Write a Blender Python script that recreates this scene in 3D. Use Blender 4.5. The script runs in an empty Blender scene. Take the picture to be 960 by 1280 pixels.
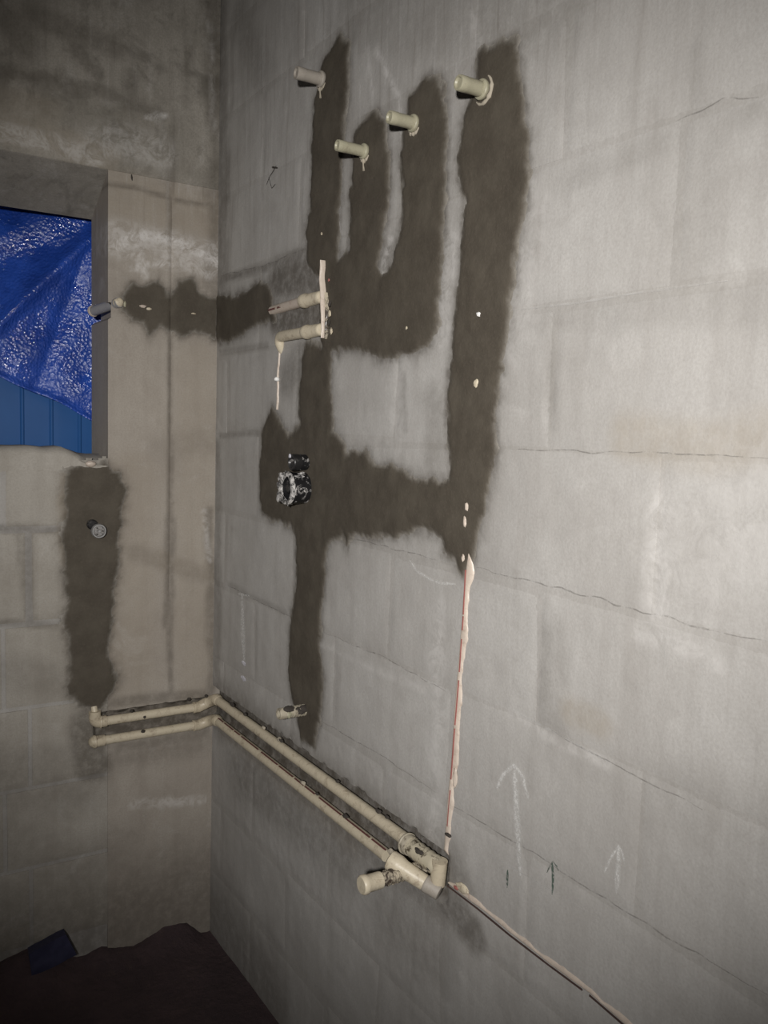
import bpy, bmesh, math, random
import numpy as np
from mathutils import Vector, Matrix

random.seed(7)
scene = bpy.context.scene
col = scene.collection

# ------------------------------------------------------------------ camera
YAW, PITCH, ROLL, FPX = 0.56721, -0.09251, 0.03011, 1081.24
CAM = np.array([-0.85813, -2.19375, 1.41067])
def _basis():
    f = np.array([math.sin(YAW)*math.cos(PITCH), math.cos(YAW)*math.cos(PITCH), math.sin(PITCH)])
    r = np.array([math.cos(YAW), -math.sin(YAW), 0.0]); u = np.cross(r, f)
    r2 = math.cos(ROLL)*r + math.sin(ROLL)*u
    return r2, np.cross(r2, f), f
CR, CU, CF = _basis()
cd = bpy.data.cameras.new('camera'); cam = bpy.data.objects.new('camera', cd); col.objects.link(cam)
cd.sensor_fit = 'VERTICAL'; cd.sensor_height = 36.0; cd.sensor_width = 27.0
cd.lens = FPX/1280*36.0; cd.clip_start = 0.02
M = Matrix.Identity(4)
for i in range(3):
    M[i][0], M[i][1], M[i][2], M[i][3] = CR[i], CU[i], -CF[i], CAM[i]
cam.matrix_world = M
scene.camera = cam

# ------------------------------------------------------------------ world, light, exposure
w = bpy.data.worlds.new('night'); scene.world = w; w.use_nodes = True
w.node_tree.nodes['Background'].inputs[0].default_value = (0.30, 0.38, 0.6, 1)
w.node_tree.nodes['Background'].inputs[1].default_value = 0.03
def look_rot(loc, tgt):
    return (Vector(tgt)-Vector(loc)).to_track_quat('-Z', 'Y').to_euler()
def spot(name, loc, tgt, energy, angle, blend, radius, color):
    ld = bpy.data.lights.new(name, 'SPOT'); ld.energy = energy; ld.color = color
    ld.spot_size = math.radians(angle); ld.spot_blend = blend; ld.shadow_soft_size = radius
    o = bpy.data.objects.new(name, ld); col.objects.link(o)
    o.location = loc; o.rotation_euler = look_rot(loc, tgt); return o
spot('work_torch', (-1.18, -2.48, 1.54), (-1.18+math.sin(.605), -2.48+math.cos(.605), 1.54-.094), 202, 69.5, 1.0, 0.035, (1.0, 0.972, 0.94))
vs = scene.view_settings
vs.view_transform = 'Standard'; vs.look = 'None'; vs.gamma = 1.0; vs.use_curve_mapping = False
vs.exposure = 0.0

# ------------------------------------------------------------------ helpers
def ray(x, y):
    return CF + CR*(x-480)/FPX - CU*(y-640)/FPX
def RW(x, y, X=0.0):            # point of the right wall (plane X) seen at a photo position
    d = ray(x, y); return CAM + d*((X-CAM[0])/d[0])
def BW(x, y, Y=0.0):            # point of the back wall
    d = ray(x, y); return CAM + d*((Y-CAM[1])/d[1])
def FW(x, y, Z=0.0):
    d = ray(x, y); return CAM + d*((Z-CAM[2])/d[2])
def reach(root, n, x, y):       # how far along n from root the sight line of a photo position passes
    d = ray(x, y); n = np.array(n, float); w0 = np.array(root)-CAM
    a, b, c = n@n, n@d, d@d
    return (b*(d@w0)-c*(n@w0))/(a*c-b*b)

def _hash(ix, iy, iz, s):
    h = (ix*374761393 + iy*668265263 + iz*2147483647 + s*974711) & 0xffffffff
    h = ((h ^ (h >> 13))*1274126177) & 0xffffffff
    h = h ^ (h >> 16)
    return (h & 0xffff)/65535.0
def vnoise(x, y, s=0):
    x = np.asarray(x, float); y = np.asarray(y, float)
    xi = np.floor(x).astype(np.int64); yi = np.floor(y).astype(np.int64)
    fx = x-xi; fy = y-yi; fx = fx*fx*(3-2*fx); fy = fy*fy*(3-2*fy)
    a = _hash(xi, yi, 0, s); b = _hash(xi+1, yi, 0, s); c = _hash(xi, yi+1, 0, s); d = _hash(xi+1, yi+1, 0, s)
    return (a*(1-fx)+b*fx)*(1-fy) + (c*(1-fx)+d*fx)*fy - 0.5
def fbm(x, y, s=0, o=4):
    t = 0; a = 1.0
    for k in range(o):
        t = t + a*vnoise(x*2**k+k*17.3, y*2**k+k*9.1, s+k); a *= 0.5
    return t
def sstep(a, b, x):
    t = np.clip((x-a)/(b-a), 0, 1); return t*t*(3-2*t)

def seg_dist(U, Z, pts):
    best = np.full(U.shape, 1e9)
    for (a, b) in zip(pts[:-1], pts[1:]):
        dx, dz = b[0]-a[0], b[1]-a[1]; L2 = dx*dx+dz*dz+1e-12
        t = np.clip(((U-a[0])*dx+(Z-a[1])*dz)/L2, 0, 1)
        best = np.minimum(best, np.hypot(U-a[0]-t*dx, Z-a[1]-t*dz))
    return best
def poly_sd(U, Z, poly):
    d = seg_dist(U, Z, poly+[poly[0]]); ins = np.zeros(U.shape, bool)
    for (a, b) in zip(poly, poly[1:]+[poly[0]]):
        c = ((a[1] > Z) != (b[1] > Z))
        with np.errstate(divide='ignore', invalid='ignore'):
            xi = (b[0]-a[0])*(Z-a[1])/(b[1]-a[1])+a[0]
        ins ^= c & (U < xi)
    return np.where(ins, -d, d)
def rpx(pts): return [(RW(x, y)[1], RW(x, y)[2]) for x, y in pts]
def bpx(pts): return [(BW(x, y)[0], BW(x, y)[2]) for x, y in pts]

# ------------------------------------------------------------------ traced mortar fills (wall coordinates)
P_COL = rpx([(425,45),(437,55),(436,100),(430,160),(427,230),(423,300),(424,335),(424,440),(402,440),(400,345),(386,330),(382,290),(388,260),(390,200),(393,130),(403,80)])
P_MID = rpx([(470,140),(482,150),(487,200),(486,260),(478,300),(474,330),(478,345),(490,330),(500,290),(505,250),(500,200),(505,170),(512,120),(535,97),(548,95),(556,115),(560,160),(557,230),(556,300),(552,345),(548,400),(540,425),(520,440),(480,447),(440,437),(415,435),(408,400),(409,350),(418,330),(436,310),(437,260),(440,210),(443,170),(455,150)])
P_BIG = rpx([(597,65),(625,55),(645,50),(652,100),(660,160),(663,215),(655,270),(645,330),(638,400),(628,460),(618,520),(620,560),(613,610),(600,660),(592,695),(578,720),(568,700),(555,690),(553,672),(530,662),(500,668),(470,672),(440,668),(434,684),(428,668),(415,675),(408,690),(405,740),(400,790),(404,850),(400,900),(392,935),(378,925),(368,880),(360,850),(363,780),(372,720),(370,670),(362,655),(340,650),(327,640),(325,600),(328,540),(340,508),(352,530),(362,545),(375,530),(374,490),(378,450),(384,430),(415,430),(416,500),(416,540),(428,550),(432,565),(455,565),(470,580),(500,585),(520,597),(550,602),(562,600),(562,560),(558,500),(565,440),(570,390),(575,330),(580,250),(573,200),(580,150),(595,100)])
P_SIDE_R = rpx([(266,365),(290,372),(310,365),(325,350),(340,362),(342,385),(345,400),(325,405),(300,420),(285,428),(266,425)])
P_SIDE_B = bpx([(152,372),(165,354),(185,357),(197,351),(210,371),(222,352),(240,350),(250,367),(262,372),(280,374),(280,430),(258,418),(240,415),(225,421),(210,413),(200,406),(186,419),(178,404),(165,400),(152,385)])
P_LEFT = bpx([(85,588),(110,580),(130,580),(150,590),(158,612),(152,640),(148,680),(146,720),(140,770),(134,810),(146,850),(140,865),(128,880),(115,888),(100,880),(85,865),(88,830),(85,800),(78,780),(85,755),(80,720),(82,690),(76,680),(82,640),(80,610)])
R_POLYS = [P_COL, P_MID, P_BIG, P_SIDE_R]; B_POLYS = [P_SIDE_B, P_LEFT]

# pipe axes along both walls (heights from the photograph)
ZA = float(BW(195, 891)[2]); ZB = float(BW(195, 914)[2])
ZA_R = float(RW(400, 968)[2]); ZB_R = float(RW(400, 1001)[2])
Y_CH = float(RW(556, 1100)[1]); X_CH = float(BW(121, 910)[0])

# stains and painted shade: (channel, photo polyline, radius m, soft m, strength); channel 0 dark damp and shade painted low on the walls, 1 white lime, 2 brown
R_STAIN_SHADE = [
 (0, [(275,885),(400,990),(555,1105)], .045, .07, .55), (0, [(300,960),(430,1060)], .03, .10, .45),
 (0, [(275,0),(280,200),(276,350)], .012, .05, .45), (0, [(300,20),(330,90)], .01, .08, .30),
 (0, [(276,350),(330,335),(385,312)], .004, .012, .6), (0, [(345,350),(400,340),(402,365)], .020, .055, .80),
 (0, [(345,398),(402,395)], .018, .04, .85), (0, [(385,440),(360,470)], .02, .05, .5), (0, [(420,345),(540,330)], .03, .06, .5),
 (0, [(555,1125),(590,1165)], .018, .03, .65), (0, [(575,150),(572,320)], .004, .02, .2),
 (0, [(275,440),(335,432)], .003, .009, .35), (0, [(275,545),(330,540)], .003, .009, .35),
 (0, [(285,730),(372,775)], .003, .008, .25), (0, [(272,560),(272,870)], .008, .03, .35),
 (0, [(505,470),(505,535)], .003, .012, .35), (0, [(540,500),(548,600)], .01, .04, .3),
 (0, [(690,420),(688,530)], .004, .012, .22), (0, [(684,790),(680,905)], .006, .015, .25),
 (0, [(868,60),(862,230)], .003, .012, .14), (0, [(440,20),(600,30),(700,10)], .02, .08, .25),
 (0, [(330,1250),(260,1150)], .05, .20, .45), (0, [(480,1135),(540,1180)], .02, .10, .3), (0, [(690,790),(690,905)], .012, .03, .16), (0, [(870,170),(860,330)], .02, .04, .13), (0, [(640,398),(800,385),(950,380)], .012, .025, .13), (0, [(700,230),(940,140)], .004, .02, .14), (0, [(860,1000),(960,1030)], .02, .05, .12),  # wide strokes at the wall foot also paint in the weaker light there
 (1, [(470,60),(498,120),(503,165)], .003, .008, .5), (1, [(412,105),(414,160)], .004, .008, .45),
 (1, [(460,60),(466,130)], .002, .007, .4), (1, [(590,10),(600,60)], .003, .01, .3),
 (1, [(488,300),(478,345)], .005, .01, .5), (1, [(428,210),(424,290)], .004, .01, .45),
 (1, [(565,300),(552,420)], .010, .02, .3), (1, [(830,640),(822,760)], .012, .03, .35),
 (1, [(640,890),(700,930),(760,955)], .003, .008, .3), (1, [(550,760),(548,900),(543,1040)], .004, .03, .35),
 (1, [(500,430),(490,540)], .02, .05, .2), (1, [(660,260),(640,420)], .02, .06, .2),
 (1, [(375,790),(450,830),(550,870)], .002, .01, .25), (1, [(800,795),(860,810),(900,830)], .006, .01, .3),
 (1, [(880,720),(940,620)], .03, .08, .18),
 (2, [(780,545),(890,560),(955,545)], .015, .03, .5), (2, [(715,890),(750,905)], .01, .02, .5),
 (2, [(280,900),(440,1040)], .02, .05, .4),
]
B_STAIN_SHADE = [
 (0, [(115,900),(112,940),(118,960)], .02, .05, .7), (0, [(150,935),(260,915)], .004, .03, .5),
 (0, [(130,880),(200,872),(262,868)], .006, .018, .5), (0, [(262,640),(266,860)], .004, .02, .5),
 (0, [(213,420),(213,870)], .003, .010, .5), (0, [(213,650),(212,780)], .006, .015, .5),
 (0, [(0,90),(60,98),(130,115),(200,145)], .004, .02, .45), (0, [(40,20),(120,50),(145,60)], .012, .03, .45),
 (0, [(90,60),(120,90)], .006, .02, .55), (0, [(100,35),(106,42)], .005, .01, .6),
 (0, [(130,230),(170,235),(220,250),(270,258)], .002, .008, .5), (0, [(215,160),(213,300)], .004, .015, .3),
 (0, [(270,0),(272,200),(270,360)], .010, .035, .5), (0, [(235,60),(232,130)], .003, .012, .4),
 (0, [(0,1050),(130,1120),(260,1120)], .03, .12, .25), (0, [(25,670),(35,770)], .004, .01, .3),
 (0, [(0,661),(85,663)], .005, .012, .5), (0, [(0,779),(85,783)], .004, .012, .4), (0, [(36,665),(36,778)], .006, .012, .45),
 (0, [(10,840),(80,850)], .02, .05, .25), (0, [(170,690),(255,720)], .008, .03, .25), (0, [(200,560),(260,550)], .01, .05, .15),
 (0, [(35,960),(95,955)], .03, .05, .3), (0, [(0,1215),(130,1180),(262,1140)], .06, .30, .52), (0, [(0,980),(90,985)], .02, .12, .35), (0, [(140,945),(262,925)], .01, .06, .35), (0, [(60,1100),(140,1090)], .03, .15, .3), (0, [(130,1130),(140,1140)], .01, .03, .4), (0, [(90,1085),(120,1080)], .02, .05, .25), (0, [(20,30),(30,60)], .01, .04, .5), (0, [(165,95),(160,130)], .008, .02, .4),  # wide low strokes darken the wall foot: damp plus painted light falloff
 (1, [(145,310),(165,296),(190,295),(215,300),(245,312),(270,330)], .008, .012, .8),
 (1, [(150,300),(200,310),(265,325)], .03, .03, .45), (1, [(170,300),(180,345)], .004, .01, .6), (1, [(165,335),(190,328),(215,332)], .004, .012, .6), (1, [(225,325),(262,345)], .005, .012, .5),
 (1, [(120,180),(150,175),(200,190)], .02, .04, .35), (1, [(185,145),(208,147)], .003, .006, .7),
 (1, [(165,1005),(255,1000)], .006, .015, .4), (1, [(256,640),(262,700)], .004, .01, .35),
 (1, [(276,170),(278,230)], .003, .01, .4), (1, [(262,30),(268,160)], .002, .008, .3),
 (1, [(0,165),(60,178),(120,198)], .012, .02, .45), (2, [(0,160),(60,172),(130,200)], .02, .03, .5), (2, [(140,240),(260,270)], .03, .05, .5), (2, [(160,600),(160,850)], .04, .06, .35),
 (2, [(200,700),(265,720)], .01, .03, .45), (2, [(0,130),(50,140)], .02, .04, .4), (2, [(245,450),(245,850)], .03, .05, .3),
 (2, [(84,600),(84,700)], .008, .02, .8),
]
R_ST = [(c, rpx(p), r, s, k) for c, p, r, s, k in R_STAIN_SHADE]
B_ST = [(c, bpx(p), r, s, k) for c, p, r, s, k in B_STAIN_SHADE]

def patch_sd(pl, U, Z):
    ps = R_POLYS if pl == 'R' else B_POLYS
    d = np.full(U.shape, 1e9)
    for p in ps: d = np.minimum(d, poly_sd(U, Z, p))
    return d - .003 + 0.010*fbm(U*45, Z*45, 5, 4) + 0.004*fbm(U*160, Z*160, 8, 2)
def stain_shade(pl, U, Z):
    out = np.zeros(U.shape+(4,)); out[..., 3] = 1
    wob = 0.02*fbm(U*14, Z*14, 31, 3)
    for c, p, r, s, k in (R_ST if pl == 'R' else B_ST):
        d = seg_dist(U+wob*min(1, s/.03), Z, p)
        out[..., c] = np.maximum(out[..., c], k*(1-sstep(r, r+s, d)))
    d = patch_sd(pl, U, Z)
    out[..., 0] = np.maximum(out[..., 0], 0.75*np.exp(-np.maximum(d, 0)/.009))
    out[..., 0] = np.maximum(out[..., 0], .92*sstep(.10, .6, chase(pl, U, Z)/.020))
    return np.clip(out, 0, 1)
def chase(pl, U, Z):            # the open channel that holds the two supply pipes
    if pl == 'R':
        top = ZA_R+.020; bot = ZB_R-.004; inside = sstep(Y_CH-.012, Y_CH+.004, U)
    else:
        top = ZA+.016; bot = ZB-.004; inside = sstep(X_CH-.012, X_CH+.004, U)
    e = 0.006*fbm(U*55, Z*9, 77, 3)
    m = sstep(bot-.004, bot+.006, Z+e*.5)*(1-sstep(top-.002, top+.008, Z-e))
    return 0.020*m*inside
def surf(pl, U, Z):             # depth of the wall face behind its nominal plane
    d = 0.0022*fbm(U*9, Z*9, 3, 4) + 0.0006*fbm(U*90, Z*90, 4, 2)
    d = d + chase(pl, U, Z)
    if pl == 'B':
        d = d + 0.0050*(1-sstep(.002, .007, np.abs(U+0.122+.002*fbm(Z*6, U*0, 9, 2))))*sstep(-.283, -.281, U)*sstep(.90, 1.0, Z)*(1-sstep(1.95, 2.02, Z))
    return d

# ------------------------------------------------------------------ materials
def mat(name):
    m = bpy.data.materials.new(name); m.use_nodes = True
    nt = m.node_tree; b = nt.nodes['Principled BSDF']
    return m, nt, b
def N(nt, t, **k):
    n = nt.nodes.new(t)
    for a, v in k.items(): setattr(n, a, v)
    return n
def noise(nt, scale, detail=4, rough=.55, vec=None, dist=0.0):
    n = N(nt, 'ShaderNodeTexNoise'); n.inputs['Scale'].default_value = scale
    n.inputs['Detail'].default_value = detail; n.inputs['Roughness'].default_value = rough; n.inputs['Distortion'].default_value = dist
    if vec: nt.links.new(vec, n.inputs['Vector'])
    return n.outputs['Fac']
def ramp(nt, src, a, b, lo=0.0, hi=1.0):
    n = N(nt, 'ShaderNodeMapRange'); n.inputs[1].default_value = a; n.inputs[2].default_value = b
    n.inputs[3].default_value = lo; n.inputs[4].default_value = hi; n.interpolation_type = 'SMOOTHSTEP'
    nt.links.new(src, n.inputs[0]); return n.outputs[0]
def mixc(nt, fac, a, b, mode='MIX'):
    n = N(nt, 'ShaderNodeMix', data_type='RGBA', blend_type=mode)
    for s, v in ((n.inputs[0], fac), (n.inputs[6], a), (n.inputs[7], b)):
        if isinstance(v, bpy.types.NodeSocket): nt.links.new(v, s)
        elif isinstance(v, (int, float)): s.default_value = v
        else: s.default_value = (*v, 1)
    return n.outputs[2]
def mul(nt, a, b, op='MULTIPLY'):
    n = N(nt, 'ShaderNodeMath', operation=op); n.use_clamp = op == 'MULTIPLY'
    for s, v in ((n.inputs[0], a), (n.inputs[1], b)):
        if isinstance(v, bpy.types.NodeSocket): nt.links.new(v, s)
        else: s.default_value = v
    return n.outputs[0]
def bump(nt, b, h, dist, strength=1.0):
    n = N(nt, 'ShaderNodeBump'); n.inputs['Distance'].default_value = dist; n.inputs['Strength'].default_value = strength
    nt.links.new(h, n.inputs['Height']); nt.links.new(n.outputs[0], b.inputs['Normal'])
def pos(nt, sx=1, sy=1, sz=1):
    g = N(nt, 'ShaderNodeNewGeometry'); m = N(nt, 'ShaderNodeMapping'); m.inputs['Scale'].default_value = (sx, sy, sz)
    nt.links.new(g.outputs['Position'], m.inputs['Vector']); return m.outputs[0]

WET = (0.078, 0.066, 0.052)
def concrete(name, c1, c2, dark, streak=0.25, tint=.05, runs=1.0, blotch=.20):
    m, nt, b = mat(name)
    p = pos(nt)
    big = ramp(nt, noise(nt, 3.2, 6, .6, p), .35, .68)
    c = mixc(nt, big, c1, c2)
    st = ramp(nt, noise(nt, 7, 5, .6, pos(nt, 4, 4, .35)), .42, .72)
    c = mixc(nt, mul(nt, st, streak), c, dark)
    # cement runs, stronger towards the top of the walls
    sx = N(nt, 'ShaderNodeSeparateXYZ'); gg = N(nt, 'ShaderNodeNewGeometry'); nt.links.new(gg.outputs['Position'], sx.inputs[0])
    top = ramp(nt, sx.outputs['Z'], 1.70, 2.05, .12*runs, runs)
    run_ = noise(nt, 14, 6, .65, pos(nt, 5, 5, .30), .3)
    c = mixc(nt, mul(nt, mul(nt, ramp(nt, run_, .52, .70), top), .55), c, dark)
    c = mixc(nt, mul(nt, mul(nt, ramp(nt, run_, .46, .30), top), .40), c, (.58, .565, .55))
    mid = ramp(nt, noise(nt, 22, 5, .65, p, .6), .5, .78)
    c = mixc(nt, mul(nt, mid, blotch), c, dark)
    c = mixc(nt, mul(nt, ramp(nt, noise(nt, 8, 5, .65, p, .5), .50, .68), blotch), c, dark)
    cl = ramp(nt, noise(nt, 11, 4, .6, p, .8), .55, .8)
    c = mixc(nt, mul(nt, cl, .30), c, (.60, .585, .56))
    fine = noise(nt, 260, 3, .6, p)
    c = mixc(nt, ramp(nt, fine, .3, .75, 0, .30), c, dark)
    oi = N(nt, 'ShaderNodeObjectInfo')
    c = mixc(nt, ramp(nt, oi.outputs['Random'], 0, 1, 0, tint), c, dark)
    at = N(nt, 'ShaderNodeAttribute', attribute_name='stain_shade'); sp = N(nt, 'ShaderNodeSeparateColor')
    nt.links.new(at.outputs['Color'], sp.inputs[0])
    brk = ramp(nt, noise(nt, 38, 5, .7, p), .28, .62, .55, 1.0)
    c = mixc(nt, mul(nt, mul(nt, sp.outputs[2], brk), .8), c, (.30, .255, .195))
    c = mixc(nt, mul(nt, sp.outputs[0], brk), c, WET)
    brl = mul(nt, ramp(nt, noise(nt, 24, 6, .72, p, 1.2), .36, .60), ramp(nt, noise(nt, 130, 4, .7, p), .30, .55, .4, 1.0))
    c = mixc(nt, mul(nt, sp.outputs[1], brl), c, (.66, .64, .62))
    nt.links.new(c, b.inputs['Base Color'])
    b.inputs['Roughness'].default_value = .86; b.inputs['Specular IOR Level'].default_value = .25
    h = mul(nt, mul(nt, noise(nt, 120, 6, .65, p), .6), mul(nt, noise(nt, 24, 4, .6, p), .9), 'ADD')
    bump(nt, b, h, .0024, .32)
    return m
M_RIGHT = concrete('block_render_grey', (.40, .385, .365), (.46, .447, .427), (.27, .25, .23))
M_BACK = concrete('block_render_warm', (.36, .335, .295), (.43, .405, .365), (.22, .195, .165), .2)
M_COL = concrete('column_cement_warm', (.35, .315, .275), (.41, .375, .33), (.21, .18, .15), .18)
M_BEAM = concrete('beam_concrete', (.24, .222, .19), (.36, .335, .295), (.11, .10, .083), .20, .05, .35, .55)
M_JOINT = concrete('joint_mortar', (.38, .365, .343), (.435, .42, .40), (.255, .235, .215))

def wet_mortar():
    m, nt, b = mat('damp_mortar')
    p = pos(nt)
    c = mixc(nt, ramp(nt, noise(nt, 16, 5, .6, p), .35, .7), (.070, .059, .045), (.092, .079, .061))
    c = mixc(nt, ramp(nt, noise(nt, 220, 3, .6, p), .45, .8, 0, .35), c, (.12, .10, .08))
    at = N(nt, 'ShaderNodeAttribute', attribute_name='edge')
    br = noise(nt, 90, 4, .7, p)
    e = mul(nt, at.outputs['Fac'], ramp(nt, br, .3, .7, .75, 1.25))
    c = mixc(nt, e, c, (.29, .27, .24))
    nt.links.new(c, b.inputs['Base Color']); b.inputs['Roughness'].default_value = .8; b.inputs['Specular IOR Level'].default_value = .3
    bump(nt, b, noise(nt, 150, 5, .65, p), .0025, .35)
    return m
M_WET = wet_mortar()

def plastic(name, c1, c2, grime, g=.35, rough=.42):
    m, nt, b = mat(name)
    p = pos(nt)
    c = mixc(nt, noise(nt, 20, 4, .6, p), c1, c2)
    c = mixc(nt, ramp(nt, noise(nt, 55, 6, .75, p, .8), .49, .70, 0, g), c, grime)
    nt.links.new(c, b.inputs['Base Color']); b.inputs['Roughness'].default_value = rough
    bump(nt, b, noise(nt, 180, 4, .6, p), .0008, .5)
    return m
M_PIPE = plastic('cream_pipe_plastic', (.54, .475, .355), (.63, .56, .43), (.20, .14, .09), .5)
M_PIPE2 = plastic('cream_fitting_plastic', (.48, .415, .305), (.60, .525, .395), (.15, .10, .07), .65)
M_STUB = plastic('yellowish_stub_plastic', (.33, .315, .225), (.40, .375, .275), (.20, .165, .115), .45)
M_BURIED = plastic('pinkish_buried_pipe', (.52, .44, .37), (.60, .52, .445), (.30, .21, .16), .5)
M_DUSTY_SHADED = plastic('dusty_stub_shaded_tail', (.31, .28, .24), (.38, .345, .30), (.24, .20, .16), .4, .6)  # grey for the first stub, and the painted shade on the sleeve tail
M_GREYPIPE = plastic('grey_conduit_plastic', (.27, .265, .27), (.32, .315, .32), (.16, .15, .14), .3)
M_BLACK = plastic('black_valve_plastic', (.010, .010, .011), (.022, .021, .021), (.20, .19, .18), .35, .35)
def patchy(name, dark, light, sc, lo, hi, rough=.5):
    m, nt, b = mat(name); p = pos(nt)
    f = ramp(nt, noise(nt, sc, 5, .7, p, .8), lo, hi)
    nt.links.new(mixc(nt, f, dark, light), b.inputs['Base Color']); nt.links.new(ramp(nt, f, 0, 1, .3, .9), b.inputs['Roughness'])
    bump(nt, b, f, .0015, .6)
    return m
M_VALVE = patchy('black_plastic_with_mortar', (.012, .012, .013), (.48, .46, .44), 48, .56, .66)
M_VRIM = patchy('mortar_caked_rim', (.03, .03, .03), (.55, .53, .51), 60, .40, .56, .7)
M_CRUST = patchy('muddy_cream_plastic', (.06, .045, .035), (.48, .42, .32), 70, .44, .60)
M_FIT = patchy('dirty_cream_fitting', (.10, .08, .055), (.50, .45, .34), 42, .36, .50)
M_SMEAR = plastic('mortar_smeared_plastic', (.05, .05, .05), (.42, .40, .38), (.03, .03, .03), .8, .7)
M_BRASS = plastic('dirty_threaded_metal', (.34, .30, .22), (.48, .44, .36), (.08, .06, .04), .8, .4)
def simple(name, c, rough=.6, metal=0.0):
    m, nt, b = mat(name); p = pos(nt)
    cc = mixc(nt, ramp(nt, noise(nt, 60, 4, .6, p), .3, .7), tuple(v*.8 for v in c), c)
    nt.links.new(cc, b.inputs['Base Color']); b.inputs['Roughness'].default_value = rough; b.inputs['Metallic'].default_value = metal
    return m
M_STEEL = simple('dull_steel', (.46, .46, .46), .4, .6)
M_WHITE = simple('white_plug', (.85, .84, .82), .5)
M_LIGHTSPOT_MORTAR = simple('light_spot_and_mortar_white', (.62, .61, .66), .7)  # pale tone for the painted light spots and a mortar smear
M_CLEANMORTAR = simple('dry_mortar_lump', (.44, .39, .31), .9)
M_RED = simple('red_print', (.36, .13, .115), .6)
M_DARKRED = simple('dark_red_print', (.14, .05, .045), .7)
M_BROWN = simple('dark_brown_gap', (.075, .045, .038), .8)
M_CRACK = simple('dark_crack', (.05, .042, .035), .9)
M_GREEN = simple('green_crayon', (.10, .15, .12), .8)
def chalk():
    m, nt, b = mat('white_chalk')
    p = pos(nt)
    b.inputs['Base Color'].default_value = (.74, .73, .71, 1); b.inputs['Roughness'].default_value = .95
    at = N(nt, 'ShaderNodeAttribute', attribute_name='cover')
    n = mul(nt, ramp(nt, noise(nt, 170, 5, .75, p), .30, .66), mul(nt, at.outputs['Fac'], .80))
    nt.links.new(n, b.inputs['Alpha'])
    return m
M_CHALK = chalk()
def green():
    m, nt, b = mat('green_crayon_mark'); p = pos(nt)
    b.inputs['Base Color'].default_value = (.07, .11, .085, 1); b.inputs['Roughness'].default_value = .8
    at = N(nt, 'ShaderNodeAttribute', attribute_name='cover')
    nt.links.new(mul(nt, ramp(nt, noise(nt, 200, 4, .7, p), .34, .60), at.outputs['Fac']), b.inputs['Alpha'])
    return m
M_GREENMARK = green()
def tarp_mat():
    m, nt, b = mat('blue_tarpaulin'); p = pos(nt)
    c = mixc(nt, ramp(nt, noise(nt, 9, 4, .6, p), .35, .7), (.015, .055, .32), (.028, .095, .50))
    nt.links.new(c, b.inputs['Base Color']); nt.links.new(ramp(nt, noise(nt, 7, 3, .6, p), .42, .58, .36, .10), b.inputs['Roughness'])
    b.inputs['Specular IOR Level'].default_value = .9
    v = N(nt, 'ShaderNodeTexVoronoi'); v.inputs['Scale'].default_value = 120; nt.links.new(p, v.inputs['Vector'])
    h = mul(nt, v.outputs['Distance'], mul(nt, noise(nt, 60, 5, .65, p, .8), 1.4), 'ADD')
    bump(nt, b, h, .0024, .8)
    return m
M_TARP = tarp_mat()
def sheet_mat():
    m, nt, b = mat('blue_painted_steel'); p = pos(nt)
    c = mixc(nt, noise(nt, 12, 3, .6, p), (.026, .10, .29), (.034, .125, .35))
    nt.links.new(c, b.inputs['Base Color']); b.inputs['Roughness'].default_value = .28
    return m
M_SHEET = sheet_mat()
def mud():
    m, nt, b = mat('dark_red_earth_floor'); p = pos(nt)
    c = mixc(nt, ramp(nt, noise(nt, 6, 6, .65, p), .35, .7), (.055, .036, .040), (.085, .055, .058))
    c = mixc(nt, ramp(nt, noise(nt, 40, 5, .7, p), .5, .8, 0, .5), c, (.10, .07, .06))
    nt.links.new(c, b.inputs['Base Color']); b.inputs['Roughness'].default_value = .95
    bump(nt, b, noise(nt, 50, 6, .7, p), .012, .8)
    return m
M_MUD = mud()
M_BLUEBAG = simple('dark_blue_plastic', (.030, .030, .072), .8)
M_PLAIN = concrete('bare_cement', (.36, .34, .31), (.42, .40, .37), (.24, .22, .20))

# ------------------------------------------------------------------ object helpers
def link(name, me, m, parent=None, smooth=None):
    o = bpy.data.objects.new(name, me); col.objects.link(o)
    if m: me.materials.append(m)
    if parent: o.parent = parent
    if smooth is not None:
        me.polygons.foreach_set('use_smooth', [True]*len(me.polygons))
        me.set_sharp_from_angle(angle=math.radians(smooth))
    return o
def obj(name, bm, m, parent=None, smooth=40):
    bmesh.ops.recalc_face_normals(bm, faces=bm.faces)
    me = bpy.data.meshes.new(name); bm.to_mesh(me); bm.free()
    return link(name, me, m, parent, smooth)
def thing(name, label, cat, loc=(0, 0, 0), group=None):
    o = bpy.data.objects.new(name, None); col.objects.link(o); o.location = loc; o.empty_display_size = .05
    o['label'] = label; o['category'] = cat
    if group: o['group'] = group
    return o
def adopt(parent):              # children are modelled in world space: keep them there
    inv = Matrix.Translation(-Vector(parent.location))
    for c in parent.children: c.matrix_parent_inverse = inv
def struct(o, label=None):
    o['kind'] = 'structure'
    if label: o['label'] = label
    return o

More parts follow.
